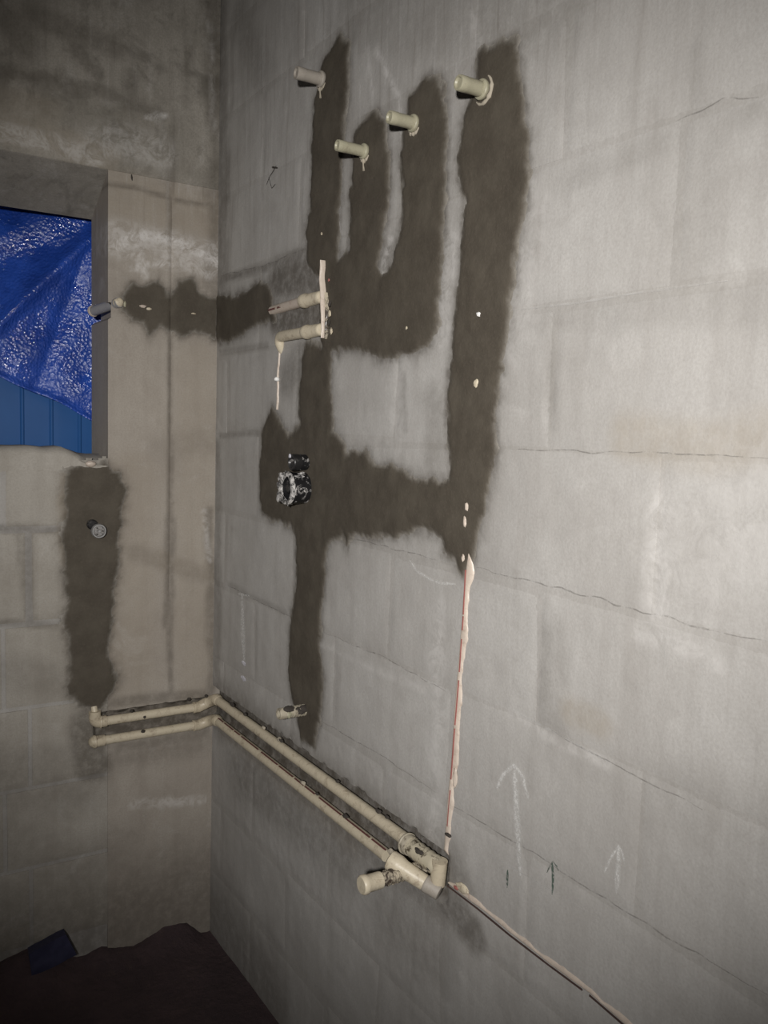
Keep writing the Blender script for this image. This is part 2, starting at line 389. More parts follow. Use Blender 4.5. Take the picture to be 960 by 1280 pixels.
def P3(pl, u, z, d):            # wall coordinates to space, d = depth behind the face
    return (d, u, z) if pl == 'R' else (u, d, z)
def axis(a, b, step, inset):
    n = max(1, int(round((b-a-2*inset)/step))) if b-a > 3*inset else 1
    if inset > 0 and b-a > 3*inset:
        return np.concatenate([[a, a+inset*.35], np.linspace(a+inset, b-inset, n+1), [b-inset*.35, b]])
    return np.linspace(a, b, max(1, int(round((b-a)/step)))+1)
def slab(name, pl, u0, u1, z0, z1, off, thick, step, m, parent=None, round_=0.0, depth=.003, tilt=(0, 0), extra=None):
    """one slab of wall: relief, stains and painted shade on its front, flat sides and back"""
    U1 = axis(u0, u1, step, round_); Z1 = axis(z0, z1, step, round_)
    U, Z = np.meshgrid(U1, Z1); nu, nz = len(U1), len(Z1)
    D = surf(pl, U, Z) + off
    D = D + tilt[0]*(U-(u0+u1)/2) + tilt[1]*(Z-(z0+z1)/2)
    if round_ > 0:
        wob = .25*round_*fbm(U*40, Z*40, 12, 2)
        ed = np.minimum(np.minimum(U-u0, u1-U), np.minimum(Z-z0, z1-Z))
        D = D + depth*(1-sstep(0, round_, ed+wob*0))
    Uo = U
    if extra is not None: Uo, D = extra(U, Z, D)
    verts = [P3(pl, *t) for t in zip(Uo.ravel(), Z.ravel(), D.ravel())]
    faces = []
    for j in range(nz-1):
        for i in range(nu-1):
            a = j*nu+i; faces.append((a, a+1, a+nu+1, a+nu))
    ring = [i for i in range(nu)] + [j*nu+nu-1 for j in range(1, nz)] + [(nz-1)*nu+i for i in range(nu-2, -1, -1)] + [j*nu for j in range(nz-2, 0, -1)]
    base = len(verts); back = off+thick
    for r in ring:
        p = verts[r]; verts.append((back, p[1], p[2]) if pl == 'R' else (p[0], back, p[2]))
    n = len(ring)
    for i in range(n):
        faces.append((ring[(i+1) % n], ring[i], base+i, base+(i+1) % n))
    faces.append(tuple(range(base+n-1, base-1, -1)))
    me = bpy.data.meshes.new(name); me.from_pydata(verts, [], faces)
    if pl == 'R':
        pass
    bm = bmesh.new(); bm.from_mesh(me); bmesh.ops.recalc_face_normals(bm, faces=bm.faces); bm.to_mesh(me); bm.free()
    ca = me.color_attributes.new('stain_shade', 'FLOAT_COLOR', 'POINT')
    s = np.zeros((len(verts), 4)); s[:base] = stain_shade(pl, U, Z).reshape(-1, 4); s[:, 3] = 1
    s[base:, :3] = s[[*ring], :3]*.4
    ca.data.foreach_set('color', s.ravel())
    return link(name, me, m, parent, 38)

def frame_for(t):
    t = Vector(t).normalized(); a = Vector((0, 0, 1)) if abs(t.z) < .9 else Vector((1, 0, 0))
    s = t.cross(a).normalized(); return t, s, s.cross(t).normalized()
def lathe(bm, o, d, prof, seg=28):
    """profile of (distance along d, radius) turned about the line o + t d"""
    t, s, u = frame_for(d); o = Vector(o); rings = []
    for (h, r) in prof:
        c = o+t*h
        if r < 1e-6: rings.append([bm.verts.new(c)])
        else: rings.append([bm.verts.new(c+s*(r*math.cos(2*math.pi*k/seg))+u*(r*math.sin(2*math.pi*k/seg))) for k in range(seg)])
    for a, b in zip(rings[:-1], rings[1:]):
        for k in range(seg):
            q = (k+1) % seg
            if len(a) == 1 and len(b) == 1: continue
            if len(a) == 1: bm.faces.new((a[0], b[q], b[k]))
            elif len(b) == 1: bm.faces.new((a[k], a[q], b[0]))
            else: bm.faces.new((a[k], a[q], b[q], b[k]))
    return bm
def tube(bm, pts, rad, seg=18, cap=True):
    pts = [Vector(p) for p in pts]; rings = []; prev = None
    rad = rad if isinstance(rad, (list, tuple)) else [rad]*len(pts)
    for i, p in enumerate(pts):
        t = (pts[min(i+1, len(pts)-1)]-pts[max(i-1, 0)]).normalized()
        if prev is None: _, s, u = frame_for(t)
        else:
            s = (prev-t*prev.dot(t)).normalized(); u = s.cross(t).normalized()
        prev = s
        rings.append([bm.verts.new(p+s*(rad[i]*math.cos(2*math.pi*k/seg))+u*(rad[i]*math.sin(2*math.pi*k/seg))) for k in range(seg)])
    for a, b in zip(rings[:-1], rings[1:]):
        for k in range(seg): bm.faces.new((a[k], a[(k+1) % seg], b[(k+1) % seg], b[k]))
    if cap:
        bm.faces.new(rings[0][::-1]); bm.faces.new(rings[-1])
    return bm
def pipe(name, a, b, r, m, parent, seg=20):
    a = Vector(a); b = Vector(b); L = (b-a).length; n = 10
    bm = bmesh.new()
    pts = [a+(b-a)*(k/n) for k in range(n+1)]
    return obj(name, tube(bm, pts, r, seg), m, parent, 50)
def arc_pts(a, c, b, n=8):      # quadratic bend a -> b with control c
    a, b, c = Vector(a), Vector(b), Vector(c)
    return [a*(1-t)**2+c*2*t*(1-t)+b*t*t for t in [k/n for k in range(n+1)]]
def socket(name, o, d, L, r, m, parent, lip=.0018):
    bm = bmesh.new()
    lathe(bm, o, d, [(0, 0), (0, r*.96), (L*.04, r+lip*.6), (L*.10, r+lip), (L*.24, r+lip), (L*.30, r), (L*.90, r*.985), (L*.97, r*.94), (L, r*.75), (L, 0)])
    return obj(name, bm, m, parent, 40)
def blob(name, c, r, m, parent=None, s=(1, 1, 1), seed=0, amp=.3):
    bm = bmesh.new(); bmesh.ops.create_icosphere(bm, subdivisions=3, radius=1)
    for v in bm.verts:
        k = 1+amp*float(fbm(np.array(v.co.x*1.7+v.co.z*.9+seed*3.1), np.array(v.co.y*1.7-v.co.z*1.3), seed, 3))
        v.co = Vector((v.co.x*s[0]*r*k, v.co.y*s[1]*r*k, v.co.z*s[2]*r*k))+Vector(c)
    return obj(name, bm, m, parent, 60)

def fill(name, pl, polys, parent, label, step=.005, thick=.0042):
    """mortar trowelled over a filled chase: domed, feathered at the edge"""
    U0 = min(p[0] for q in polys for p in q)-.03; U1 = max(p[0] for q in polys for p in q)+.03
    if pl == 'R': U1 = min(U1, 0.0)
    if pl == 'B': U1 = min(U1, 0.0)
    Z0 = min(p[1] for q in polys for p in q)-.03; Z1 = max(p[1] for q in polys for p in q)+.03
    uu = np.arange(U0, U1+1e-6, step); zz = np.arange(Z0, Z1+1e-6, step)
    if pl == 'B' or U1 > -.001: uu[-1] = min(uu[-1], U1)
    U, Z = np.meshgrid(uu, zz)
    d = np.full(U.shape, 1e9)
    for p in polys: d = np.minimum(d, poly_sd(U, Z, p))
    d = d - .003 + 0.010*fbm(U*45, Z*45, 5, 4) + 0.004*fbm(U*160, Z*160, 8, 2)
    h = thick*(1-sstep(-.016, .007, d)) - .0012 + .0014*fbm(U*30, Z*30, 41, 4)*(1-sstep(-.01, .0, d))
    D = surf(pl, U, Z) - h
    keep = d < .012
    nu = len(uu); idx = -np.ones(U.size, int); verts = []; edge = []; faces = []
    quad = keep[:-1, :-1] & keep[1:, :-1] & keep[:-1, 1:] & keep[1:, 1:]
    E = sstep(-.011, .007, d).ravel(); Uf, Zf, Df = U.ravel(), Z.ravel(), D.ravel()
    def vid(k):
        if idx[k] < 0:
            idx[k] = len(verts); verts.append(P3(pl, Uf[k], Zf[k], Df[k])); edge.append(E[k])
        return int(idx[k])
    for j, i in zip(*np.nonzero(quad)):
        a = j*nu+i; faces.append((vid(a), vid(a+1), vid(a+nu+1), vid(a+nu)))
    # closed body: rim walls and a back 12 mm inside the wall
    from collections import Counter
    cnt = Counter()
    for f in faces:
        for a, b in zip(f, f[1:]+f[:1]): cnt[(a, b)] += 1
    nb = len(verts); backof = {}
    def bk(i):
        if i not in backof:
            p = verts[i]; backof[i] = len(verts)
            verts.append((p[0]+.008, p[1], p[2]) if pl == 'R' else (p[0], p[1]+.008, p[2])); edge.append(edge[i])
        return backof[i]
    for (a, b), c in list(cnt.items()):
        if (b, a) not in cnt: faces.append((b, a, bk(a), bk(b)))
    me = bpy.data.meshes.new(name); me.from_pydata(verts, [], faces)
    bm = bmesh.new(); bm.from_mesh(me); bmesh.ops.recalc_face_normals(bm, faces=bm.faces)
    f0 = max(bm.faces, key=lambda f: (-f.calc_center_median().x if pl == 'R' else -f.calc_center_median().y))
    bm.faces.ensure_lookup_table(); f0 = bm.faces[0]
    if (f0.normal.x if pl == 'R' else f0.normal.y) > 0: bmesh.ops.reverse_faces(bm, faces=bm.faces)
    bm.to_mesh(me); bm.free()
    at = me.attributes.new('edge', 'FLOAT', 'POINT'); at.data.foreach_set('value', edge)
    o = link(name, me, M_WET, parent, 60); o['label'] = label
    return o

def ribbon(name, pl, pts, wid, m, parent, proud=.0012, label=None, step=.006, jag=.25, seed=0, taper=True):
    """a drawn mark or crack: a narrow strip lying on the wall face"""
    P = [Vector((a, b)) for a, b in pts]; path = []
    for a, b in zip(P[:-1], P[1:]):
        n = max(1, int((b-a).length/step)); path += [a+(b-a)*(k/n) for k in range(n)]
    path.append(P[-1]); path = [q+Vector((0, .0045*wid/.0024 if wid < .0034 else 0))*float(fbm(np.array(q.x*28), np.array(seed*1.7), 140, 4)) for q in path]
    n = len(path); verts = []; cov = []; faces = []
    for i, p in enumerate(path):
        t = (path[min(i+1, n-1)]-path[max(i-1, 0)]).normalized(); s = Vector((-t.y, t.x))
        k = i/max(1, n-1)
        ww = wid*(1+jag*2*float(vnoise(np.array(i*.7+seed), np.array(seed*1.3), 50)))*(min(1, .35+4*k, .35+4*(1-k)) if taper else 1)
        for q in (-1, -.4, .4, 1):
            c = p+s*(ww*.5*q); d = float(surf(pl, np.array(c.x), np.array(c.y)))-proud
            verts.append(P3(pl, c.x, c.y, d)); cov.append(1.0 if abs(q) < .9 else .15)
    for i in range(n-1):
        for q in range(3):
            a = i*4+q; faces.append((a, a+1, a+5, a+4))
    me = bpy.data.meshes.new(name); me.from_pydata(verts, [], faces)
    at = me.attributes.new('cover', 'FLOAT', 'POINT'); at.data.foreach_set('value', cov)
    o = link(name, me, m, parent, 60)
    if label: o['label'] = label
    return o
def merge_ribbons(name, parts, label, parent):
    objs = parts; bm = bmesh.new(); lay = bm.verts.layers.float.new('cover')
    for o in objs:
        vs_ = []
        cv = [d.value for d in o.data.attributes['cover'].data]
        for v, c in zip(o.data.vertices, cv):
            nv = bm.verts.new(v.co); nv[lay] = c; vs_.append(nv)
        for p in o.data.polygons: bm.faces.new([vs_[k] for k in p.vertices])
    m = objs[0].data.materials[0]
    me = bpy.data.meshes.new(name); bm.to_mesh(me); bm.free()
    for o in objs: bpy.data.objects.remove(o)
    r = link(name, me, m, parent, 60); r['label'] = label
    return r
def half_strip(name, pl, pts, wl, wr, height, m, parent, seed=0, step=.005, jagl=.15, jagr=.5):
    """the exposed side of a pipe buried along the wall: rounded strip with a ragged mortar edge"""
    P = [Vector((a, b)) for a, b in pts]; path = []
    for a, b in zip(P[:-1], P[1:]):
        n = max(1, int((b-a).length/step)); path += [a+(b-a)*(k/n) for k in range(n)]
    path.append(P[-1]); n = len(path); bm = bmesh.new(); rows = []
    for i, p in enumerate(path):
        t = (path[min(i+1, n-1)]-path[max(i-1, 0)]).normalized(); s = Vector((t.y, -t.x))
        k = min(1, .3+i*.2, .3+(n-1-i)*.2)
        L = wl*k*(1+2*jagl*float(fbm(np.array(i*.11+seed), np.array(3.3), 60, 3)))
        R = wr*k*(1+2*jagr*float(fbm(np.array(i*.13+seed), np.array(7.7), 61, 3)))
        row = []
        for q in np.linspace(-1, 1, 9):
            c = p+s*(q*(R if q > 0 else L)); d = float(surf(pl, np.array(c.x), np.array(c.y)))
            row.append(bm.verts.new(P3(pl, c.x, c.y, d-height*math.sqrt(max(0, 1-q*q))+.002)))
        for q in (1, -1):
            c = p+s*(q*(R if q > 0 else L)*.9); row.append(bm.verts.new(P3(pl, c.x, c.y, .010)))
        rows.append(row)
    for a, b in zip(rows[:-1], rows[1:]):
        for k in range(len(a)): bm.faces.new((a[k], a[(k+1) % len(a)], b[(k+1) % len(a)], b[k]))
    bm.faces.new(rows[0]); bm.faces.new(rows[-1][::-1])
    return obj(name, bm, m, parent, 60)

# ------------------------------------------------------------------ the room
H = 2.85; Y_FRONT = -3.45; X_LEFT = -2.1
SILL = float(BW(40, 561)[2]); LINTEL = float(BW(70, 200)[2]); JX = float(BW(135, 400)[0])
_d = ray(114.5, 420); DEPTH = float((CAM + _d*((JX-CAM[0])/_d[0]))[1])      # how deep the window reveal is
WX0 = -1.30                                                               # far side of the window, out of frame

# floor: trodden earth, a little heaped along the back wall
xs = np.linspace(X_LEFT-.1, .1, 111); ys = np.linspace(Y_FRONT-.1, .12, 131)
XX, YY = np.meshgrid(xs, ys)
ZZ = .012*fbm(XX*5, YY*5, 70, 5)
ZZ += .05*np.exp(-((YY-.02)/.06)**2)*np.clip(.45+1.5*fbm(XX*9, YY*9, 71, 3), 0, 1.2)*sstep(-.9, -.5, XX)
ZZ += .07*np.exp(-((XX+.52)/.10)**2-((YY+.03)/.08)**2)
verts = list(zip(XX.ravel(), YY.ravel(), ZZ.ravel())); nx = len(xs)
faces = [(j*nx+i, j*nx+i+1, (j+1)*nx+i+1, (j+1)*nx+i) for j in range(len(ys)-1) for i in range(nx-1)]
me = bpy.data.meshes.new('floor'); me.from_pydata(verts, [], faces)
struct(link('floor', me, M_MUD, None, 60), 'dark reddish bare earth floor of the unfinished bathroom')

def boxobj(name, lo, hi, m, parent=None):
    bm = bmesh.new(); bmesh.ops.create_cube(bm, size=1)
    for v in bm.verts: v.co = Vector([(lo[i]+hi[i])/2+v.co[i]*(hi[i]-lo[i]) for i in range(3)])
    return obj(name, bm, m, parent, None if False else 30)
struct(boxobj('ceiling', (X_LEFT-.15, Y_FRONT-.15, H), (.15, .15, H+.12), M_PLAIN), 'bare cement ceiling slab over the room')
struct(boxobj('wall_left', (X_LEFT-.15, Y_FRONT-.15, -.1), (X_LEFT, .15, H), M_PLAIN), 'bare cement wall opposite the wall with pipes')
struct(boxobj('wall_front', (X_LEFT, Y_FRONT-.15, -.1), (.15, Y_FRONT, H), M_PLAIN), 'bare cement wall facing the window wall')

# right wall: mortar bed, then the blocks
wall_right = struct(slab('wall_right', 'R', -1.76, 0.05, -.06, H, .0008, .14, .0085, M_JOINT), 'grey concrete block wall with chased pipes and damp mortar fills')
slab('mortar_bed', 'R', Y_FRONT, -1.76, -.06, H, .0008, .14, .05, M_JOINT, wall_right)
Z2 = 1.3915; YJ = float(RW(690, 480)[1])
rnd = random.Random(3)
for k in range(-8, 9):
    z0 = Z2+.2*k; z1 = z0+.2
    z0c, z1c = max(z0, -.05), min(z1, H)
    if z1c-z0c < .03: continue
    y = YJ+2.4+(0.2 if k % 2 else 0.0)
    while y > Y_FRONT:
        a, b = max(y-.4, Y_FRONT), min(y, 0.0); y -= .4
        if b-a < .03: continue
        g = .0022
        near = b > -1.75
        has_ch = z0c < ZA_R+.05 and z1c > ZB_R-.05 and b > Y_CH
        slab('block', 'R', a+(g if a > Y_FRONT else 0), b-(g if b < 0 else 0), z0c+g, z1c-g, rnd.uniform(-.0005, .0003), .05,
             (.005 if has_ch else .009) if near else .06, M_RIGHT, wall_right, .013, .0011,
             (rnd.uniform(-.002, .002), rnd.uniform(-.007, .007)))

# back wall: below the sill, beside the window, column, beam
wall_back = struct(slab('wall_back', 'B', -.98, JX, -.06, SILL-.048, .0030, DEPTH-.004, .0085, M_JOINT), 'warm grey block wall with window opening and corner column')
slab('side_panel', 'B', X_LEFT, -.98, -.06, SILL-.006, .0030, DEPTH-.004, .05, M_JOINT, wall_back)
slab('side_panel', 'B', X_LEFT, WX0, SILL-.006, LINTEL, .0030, DEPTH-.004, .05, M_JOINT, wall_back)
zl = [SILL, float(BW(40, 662)[2]), float(BW(40, 781)[2])]
while zl[-1] > .1: zl.append(zl[-1]-.205)
xj = [float(BW(2, 610)[0]), float(BW(36, 720)[0])]
for i in range(len(zl)-1):
    z1, z0 = zl[i], max(zl[i+1], -.05)
    x = JX; xn = xj[i % 2]; g = .008 if i < 2 else .005
    while x > X_LEFT+.02:
        a = max(xn, X_LEFT)
        near = x > -.7
        ch = z0 < ZA+.04 and z1 > ZB-.04
        slab('block', 'B', a+g, x-(g if x < JX else 0), z0+g, z1-(g if i else .046), rnd.uniform(-.0015, .0005), .05, (.005 if ch else .008) if near else .06,
             M_BACK, wall_back, .016 if i < 2 else .012, .0032 if i < 2 else .0016, (rnd.uniform(-.006, .006), rnd.uniform(-.006, .006)))
        x = a; xn = a-.4
NZ = float(BW(135, 385)[2])
def notch(U, Z, D):             # broken-out corner of the column where the conduit passes
    m = (1-sstep(.012, .020, np.abs(Z-NZ+.004+.004*fbm(Z*60, U*0, 14, 2))))
    return U + m*np.where(U < JX+.0002, .024, 0.0), D
column = slab('column', 'B', JX, 0.06, -.06, LINTEL, 0.0, DEPTH, .007, M_COL, wall_back, 0, 0, (0, 0), notch)
column['label'] = 'smooth cement corner column with a vertical groove'
beam = slab('beam', 'B', X_LEFT, 0.0, LINTEL, H, -.002, DEPTH+.002, .011, M_BEAM, wall_back)
beam['label'] = 'rough concrete lintel beam above the window'

bm = bmesh.new(); DROP = .088
pr = [(0.0, LINTEL+.01), (0.0, LINTEL-.001), (DEPTH, LINTEL-DROP), (DEPTH, LINTEL+.01)]
ends = [[bm.verts.new((x, y, z)) for y, z in pr] for x in (X_LEFT, JX+.001)]
for k in range(4): bm.faces.new((ends[0][k], ends[0][(k+1) % 4], ends[1][(k+1) % 4], ends[1][k]))
bm.faces.new(ends[0]); bm.faces.new(ends[1][::-1])
so = obj('soffit', bm, M_BEAM, wall_back, 30); so['label'] = 'sloping underside of the lintel above the window'
# ragged mortar along the sill
bm = bmesh.new(); n = 90; rows = []
for i in range(n+1):
    x = WX0+.0 + (JX+.004-WX0)*i/n
    up = .010*float(fbm(np.array(x*26), np.array(.5), 81, 4)) - .030*float(sstep(-.40, -.31, np.array(x)))
    dy = .006*float(fbm(np.array(x*40), np.array(4.5), 82, 3))
    rows.append([bm.verts.new((x, .006, SILL-.075)), bm.verts.new((x, dy-.003, SILL-.012+up*.9)), bm.verts.new((x, dy+.012, SILL+.004+up)), bm.verts.new((x, DEPTH*.6, SILL+.006+up*.6)), bm.verts.new((x, DEPTH, SILL-.004+up*.5)), bm.verts.new((x, DEPTH, SILL-.075))])
for a, b in zip(rows[:-1], rows[1:]):
    for k in range(6): bm.faces.new((a[k], a[(k+1) % 6], b[(k+1) % 6], b[k]))
bm.faces.new(rows[0]); bm.faces.new(rows[-1][::-1])
obj('sill_mortar', bm, M_BACK, wall_back, 60)

# damp mortar fills
fill('mortar_patch', 'R', R_POLYS, wall_right, 'branching dark damp mortar fill over the chased shower pipes')
fill('mortar_patch', 'B', [P_SIDE_B], column, 'dark damp mortar band across the corner column')
fill('mortar_patch', 'B', [P_LEFT], wall_back, 'dark damp vertical mortar strip below the window corner')

# ------------------------------------------------------------------ window covering
tz = DEPTH+.012
ra = BW(0, 405, tz); rb = BW(112, 300, tz)        # the fold that crosses the sheet
rn = np.array([-(rb[2]-ra[2]), rb[0]-ra[0]]); rn = rn/np.linalg.norm(rn)
def tarp_pt(x, z):
    q = (x-ra[0])*rn[0]+(z-ra[2])*rn[1]
    up = max(0.0, q); f = .42*min(up, .16) - .016*math.exp(-(q/.016)**2)
    f += .012*float(fbm(np.array(x*6), np.array(z*6), 90, 3)) + .007*math.sin((x*.5-z*.85)*42+.6)*(1 if q > 0 else .5) + .006*abs(float(fbm(np.array((x-z*.7)*16), np.array((x+z)*5), 91, 3)))
    f += .010*math.exp(-((x-z*.35+.93)/.02)**2)
    return tz+.040+f
e0 = BW(0, 468, tz); e1 = BW(113, 522, tz)
bm = bmesh.new(); nx, nz = 150, 110; grid = []
for j in range(nz+1):
    row = []
    for i in range(nx+1):
        x = WX0-.08 + (JX+.06-(WX0-.08))*i/nx
        zb = e0[2]+(e1[2]-e0[2])*(x-e0[0])/(e1[0]-e0[0]) + .004*math.sin(x*30)
        zt = LINTEL+.05
        z = zb+(zt-zb)*j/nz
        y = tarp_pt(x, z)-.010*math.exp(-((z-zb)/.012)**2)
        row.append(bm.verts.new((x, y, z)))
    grid.append(row)
for j in range(nz):
    for i in range(nx): bm.faces.new((grid[j][i], grid[j][i+1], grid[j+1][i+1], grid[j+1][i]))
tarp = obj('tarpaulin', bm, M_TARP, None, 70)
sm = tarp.modifiers.new('thickness', 'SOLIDIFY'); sm.thickness = .0012
tarp['label'] = 'crumpled shiny blue tarpaulin hung across the window opening'; tarp['category'] = 'tarpaulin'
# ribbed sheet behind it
bm = bmesh.new(); y0 = tz+.11; prof = []; x = -1.45
while x < -.10:
    for dx, dy in ((0, 0), (.050, 0), (.0515, -.0035), (.0540, -.0055), (.0560, -.0055), (.0585, -.0035), (.060, 0)): prof.append((x+dx, y0+dy))
    x += .074
lo = [bm.verts.new((a, b, 1.05)) for a, b in prof]; hi = [bm.verts.new((a, b, 1.56)) for a, b in prof]
for k in range(len(prof)-1): bm.faces.new((lo[k], lo[k+1], hi[k+1], hi[k]))
sh = obj('roofing_sheet', bm, M_SHEET, None, None)
sm = sh.modifiers.new('thickness', 'SOLIDIFY'); sm.thickness = .001
sh['label'] = 'blue ribbed metal sheet standing behind the tarpaulin'; sh['category'] = 'metal sheet'

# ------------------------------------------------------------------ supply pipes along both walls
R0 = .0118
def stripe(parent, a, b, off, w_, m=M_RED, dashes=None, seed=1):
    """printed line along a pipe: thin strips on its surface, as long as the print still shows"""
    a, b, off = Vector(a), Vector(b), Vector(off); d = (b-a); L = d.length; d.normalize(); s = d.cross(off.normalized())
    rr = random.Random(seed); t = 0; bm = bmesh.new()
    while t < L-.004:
        l = min(rr.uniform(*(dashes or (.03, .09))), L-t)
        q = [a+d*t+off-s*w_/2, a+d*(t+l)+off-s*w_/2, a+d*(t+l)+off+s*w_/2, a+d*t+off+s*w_/2]
        top = [bm.verts.new(p+off.normalized()*.0006) for p in q]; bot = [bm.verts.new(p-off.normalized()*.0006) for p in q]
        bm.faces.new(top); bm.faces.new(bot[::-1])
        for k in range(4): bm.faces.new((bot[k], bot[(k+1) % 4], top[(k+1) % 4], top[k]))
        t += l+rr.uniform(.004, .02)
    return obj('print_line', bm, m, parent, 30)
XA, XB = .004, .000
def run(name, label, z_b, z_r, xl, yr, end, seed):
    t = thing(name, label, 'pipe', (-.02, -.02, z_b), 'supply pipes in the open chase')
    xl = float(xl); cx, cy = -.004, -.004
    p0 = Vector((xl, cy, z_b)); p1 = Vector((-.040, cy, z_b)); c = Vector((cx, cy, (z_b+z_r)/2)); p2 = Vector((cx, -.040, z_r)); p3 = Vector((cx, yr, z_r))
    pipe('pipe', p0, p1+Vector((.01, 0, 0)), R0, M_PIPE, t)
    bm = bmesh.new(); tube(bm, [p1-Vector((.008, 0, 0))]+arc_pts(p1, c, p2)+[p2-Vector((0, .008, 0))], R0+.003, 20); e = obj('elbow', bm, M_PIPE2, t, 50)
    socket('collar', p1-Vector((.016, 0, 0)), (1, 0, 0), .018, R0+.0030, M_PIPE2, e, .0005)
    lath = bmesh.new(); lathe(lath, p2-Vector((0, .022, 0)), (0, 1, 0), [(0, R0*.9), (.002, R0+.0008), (.010, R0+.0026), (.022, R0+.0030), (.024, R0*.9)], 24); obj('collar', lath, M_PIPE2, e, 50)
    pp = pipe('pipe', p2, p3, R0, M_PIPE, t)
    return t, pp, p0, p2, p3
yA = float(RW(520, 1062)[1]); yB = float(RW(486, 1062)[1])
tA, ppA, a0, a2, a3 = run('supply_pipe', 'upper cream water pipe turning the corner in the chase, ending at threaded fitting', ZA, ZA_R, BW(128, 902)[0], yA, 'tee', 1)
tB, ppB, b0, b2, b3 = run('supply_pipe', 'lower cream water pipe with red print line turning the corner in the chase', ZB, ZB_R, BW(118, 926)[0], yB, 'cap', 2)
stripe(ppB, b2+Vector((0, -.01, 0)), b3, Vector((-R0*.22, 0, R0*.97)), .0034, M_DARKRED, (.03, .11), 4)
stripe(ppA, a2+Vector((0, -.01, 0)), a2+Vector((0, -.10, 0)), Vector((-R0*.4, 0, -R0*.92)), .0026, M_DARKRED, (.01, .03), 5)
# left end of the upper pipe: elbow turned up into the filled chase
ex = float(BW(118, 903)[0])
socket('collar', (ex+.010, -.004, ZA), (1, 0, 0), .020, R0+.003, M_PIPE2, tA)
bm = bmesh.new(); tube(bm, arc_pts((ex+.016, -.004, ZA), (ex, -.004, ZA), (ex, -.004, ZA+.014))+[Vector((ex, -.004, ZA+.030))], R0+.0032, 20)
obj('elbow', bm, M_PIPE2, tA, 50)
pipe('pipe', (ex, -.004, ZA+.026), (ex-.001, .002, ZA+.040), R0*.7, M_PIPE, tA)
# left end of the lower pipe: blunt elbow into the wall
socket('collar', (b0.x-.006, -.004, ZB), (1, 0, 0), .032, R0+.0028, M_PIPE2, tB)
blob('end_cap', (b0.x-.004, -.004, ZB), R0+.002, M_PIPE2, tB, (.8, 1, 1), 4, .1)
rc = random.Random(12)
for k in range(16):             # crumbs of mortar stuck along the chase
    y = rc.uniform(-1.0, -.06); up = rc.random() < .65
    blob('mortar_crumb', (-.004, y, (ZA_R+.016 if up else ZB_R+.014)), rc.uniform(.0035, .007), M_CRACK if k % 3 else M_CLEANMORTAR, tA if up else tB, (.8, 1.6, .8), 200+k, .6)
for k, (x, y) in enumerate(((164, 889), (181, 896), (179, 914), (236, 874), (258, 870))):
    blob('mortar_crumb', tuple(BW(x, y, -.014)), .0042, M_CRACK, tA if y < 900 else tB, (1.2, .7, 1), 230+k, .6)
adopt(tA); adopt(tB)
# threaded fitting on the upper pipe
pf = RW(528, 1080, -.018)
tF = thing('threaded_fitting', 'dirty cream threaded fitting joining upper pipe and riser', 'pipe fitting', tuple(pf))
zf = ZA_R
yF0 = float(RW(515, 1060)[1]); yF1 = float(RW(556, 1090)[1])
bm = bmesh.new(); prof = []; L = yF0-yF1
for k in range(13):
    prof.append((L*k/13, R0+.0035+(.0016 if k % 2 else 0)))
lathe(bm, (-.010, yF0, zf), (0, -1, 0), [(0, 0)]+prof+[(L, R0), (L, 0)], 24)
obj('body', bm, M_FIT, tF, 30)
socket('collar', (-.010, yF0+.004, zf), (0, -1, 0), .018, R0+.006, M_BRASS, tF)
blob('mortar_smear', (-.020, (yF0+yF1)/2, zf+.010), .008, M_CRACK, tF, (.7, 1.5, .5), 3, .5)
blob('mortar_smear', (-.022, yF1+.015, zf-.004), .007, M_CRACK, tF, (.7, 1.0, .7), 6, .5)
adopt(tF)
# riser socket where the vertical pipe leaves the fitting
# stub that stands straight out of the wall under the big sleeve
root = RW(532, 1083, 0.0); Ls = reach(root, (-1, 0, 0), 452, 1110)
tS = thing('outlet_stub', 'cream outlet stub sticking out below the pipe sleeve, capped and muddy', 'pipe stub', tuple(root))
pipe('pipe', (root[0]+.02, root[1], root[2]), (root[0]-Ls*.9, root[1], root[2]), R0, M_CRUST, tS)
socket('end_cap', (root[0]-Ls, root[1], root[2]), (1, 0, 0), .040, R0+.0028, M_PIPE, tS)
bm = bmesh.new()
for k in range(5): lathe(bm, (root[0]-Ls+.048+k*.010, root[1], root[2]), (1, 0, 0), [(0, R0*.8), (.001, R0+.0016), (.004, R0+.0016), (.005, R0*.8)])
obj('thread', bm, M_CRUST, tS, 30)
adopt(tS)
# big sleeve that lies over the stub
s0 = RW(486, 1074, -.062); s1 = RW(549, 1115, -.012)
tL = thing('pipe_sleeve', 'wide cream pipe sleeve with flared end lying over the lower pipe', 'pipe sleeve', tuple((s0+s1)/2))
d = Vector(s1-s0); Lq = d.length
bm = bmesh.new(); lathe(bm, s0, d, [(0, 0), (0, .0125), (.002, .0165), (.006, .0178), (.020, .0175), (.032, .0150), (Lq-.030, .0140), (Lq-.028, .0130), (Lq-.003, .0130), (Lq, .011), (Lq, 0)])
sl = obj('sleeve', bm, M_PIPE, tL, 40)
socket('tail', s1-np.array(d.normalized())*.028, d, .030, .0143, M_DUSTY_SHADED, tL, .0006)  # greyer plastic paints in the shade at this end
adopt(tL)

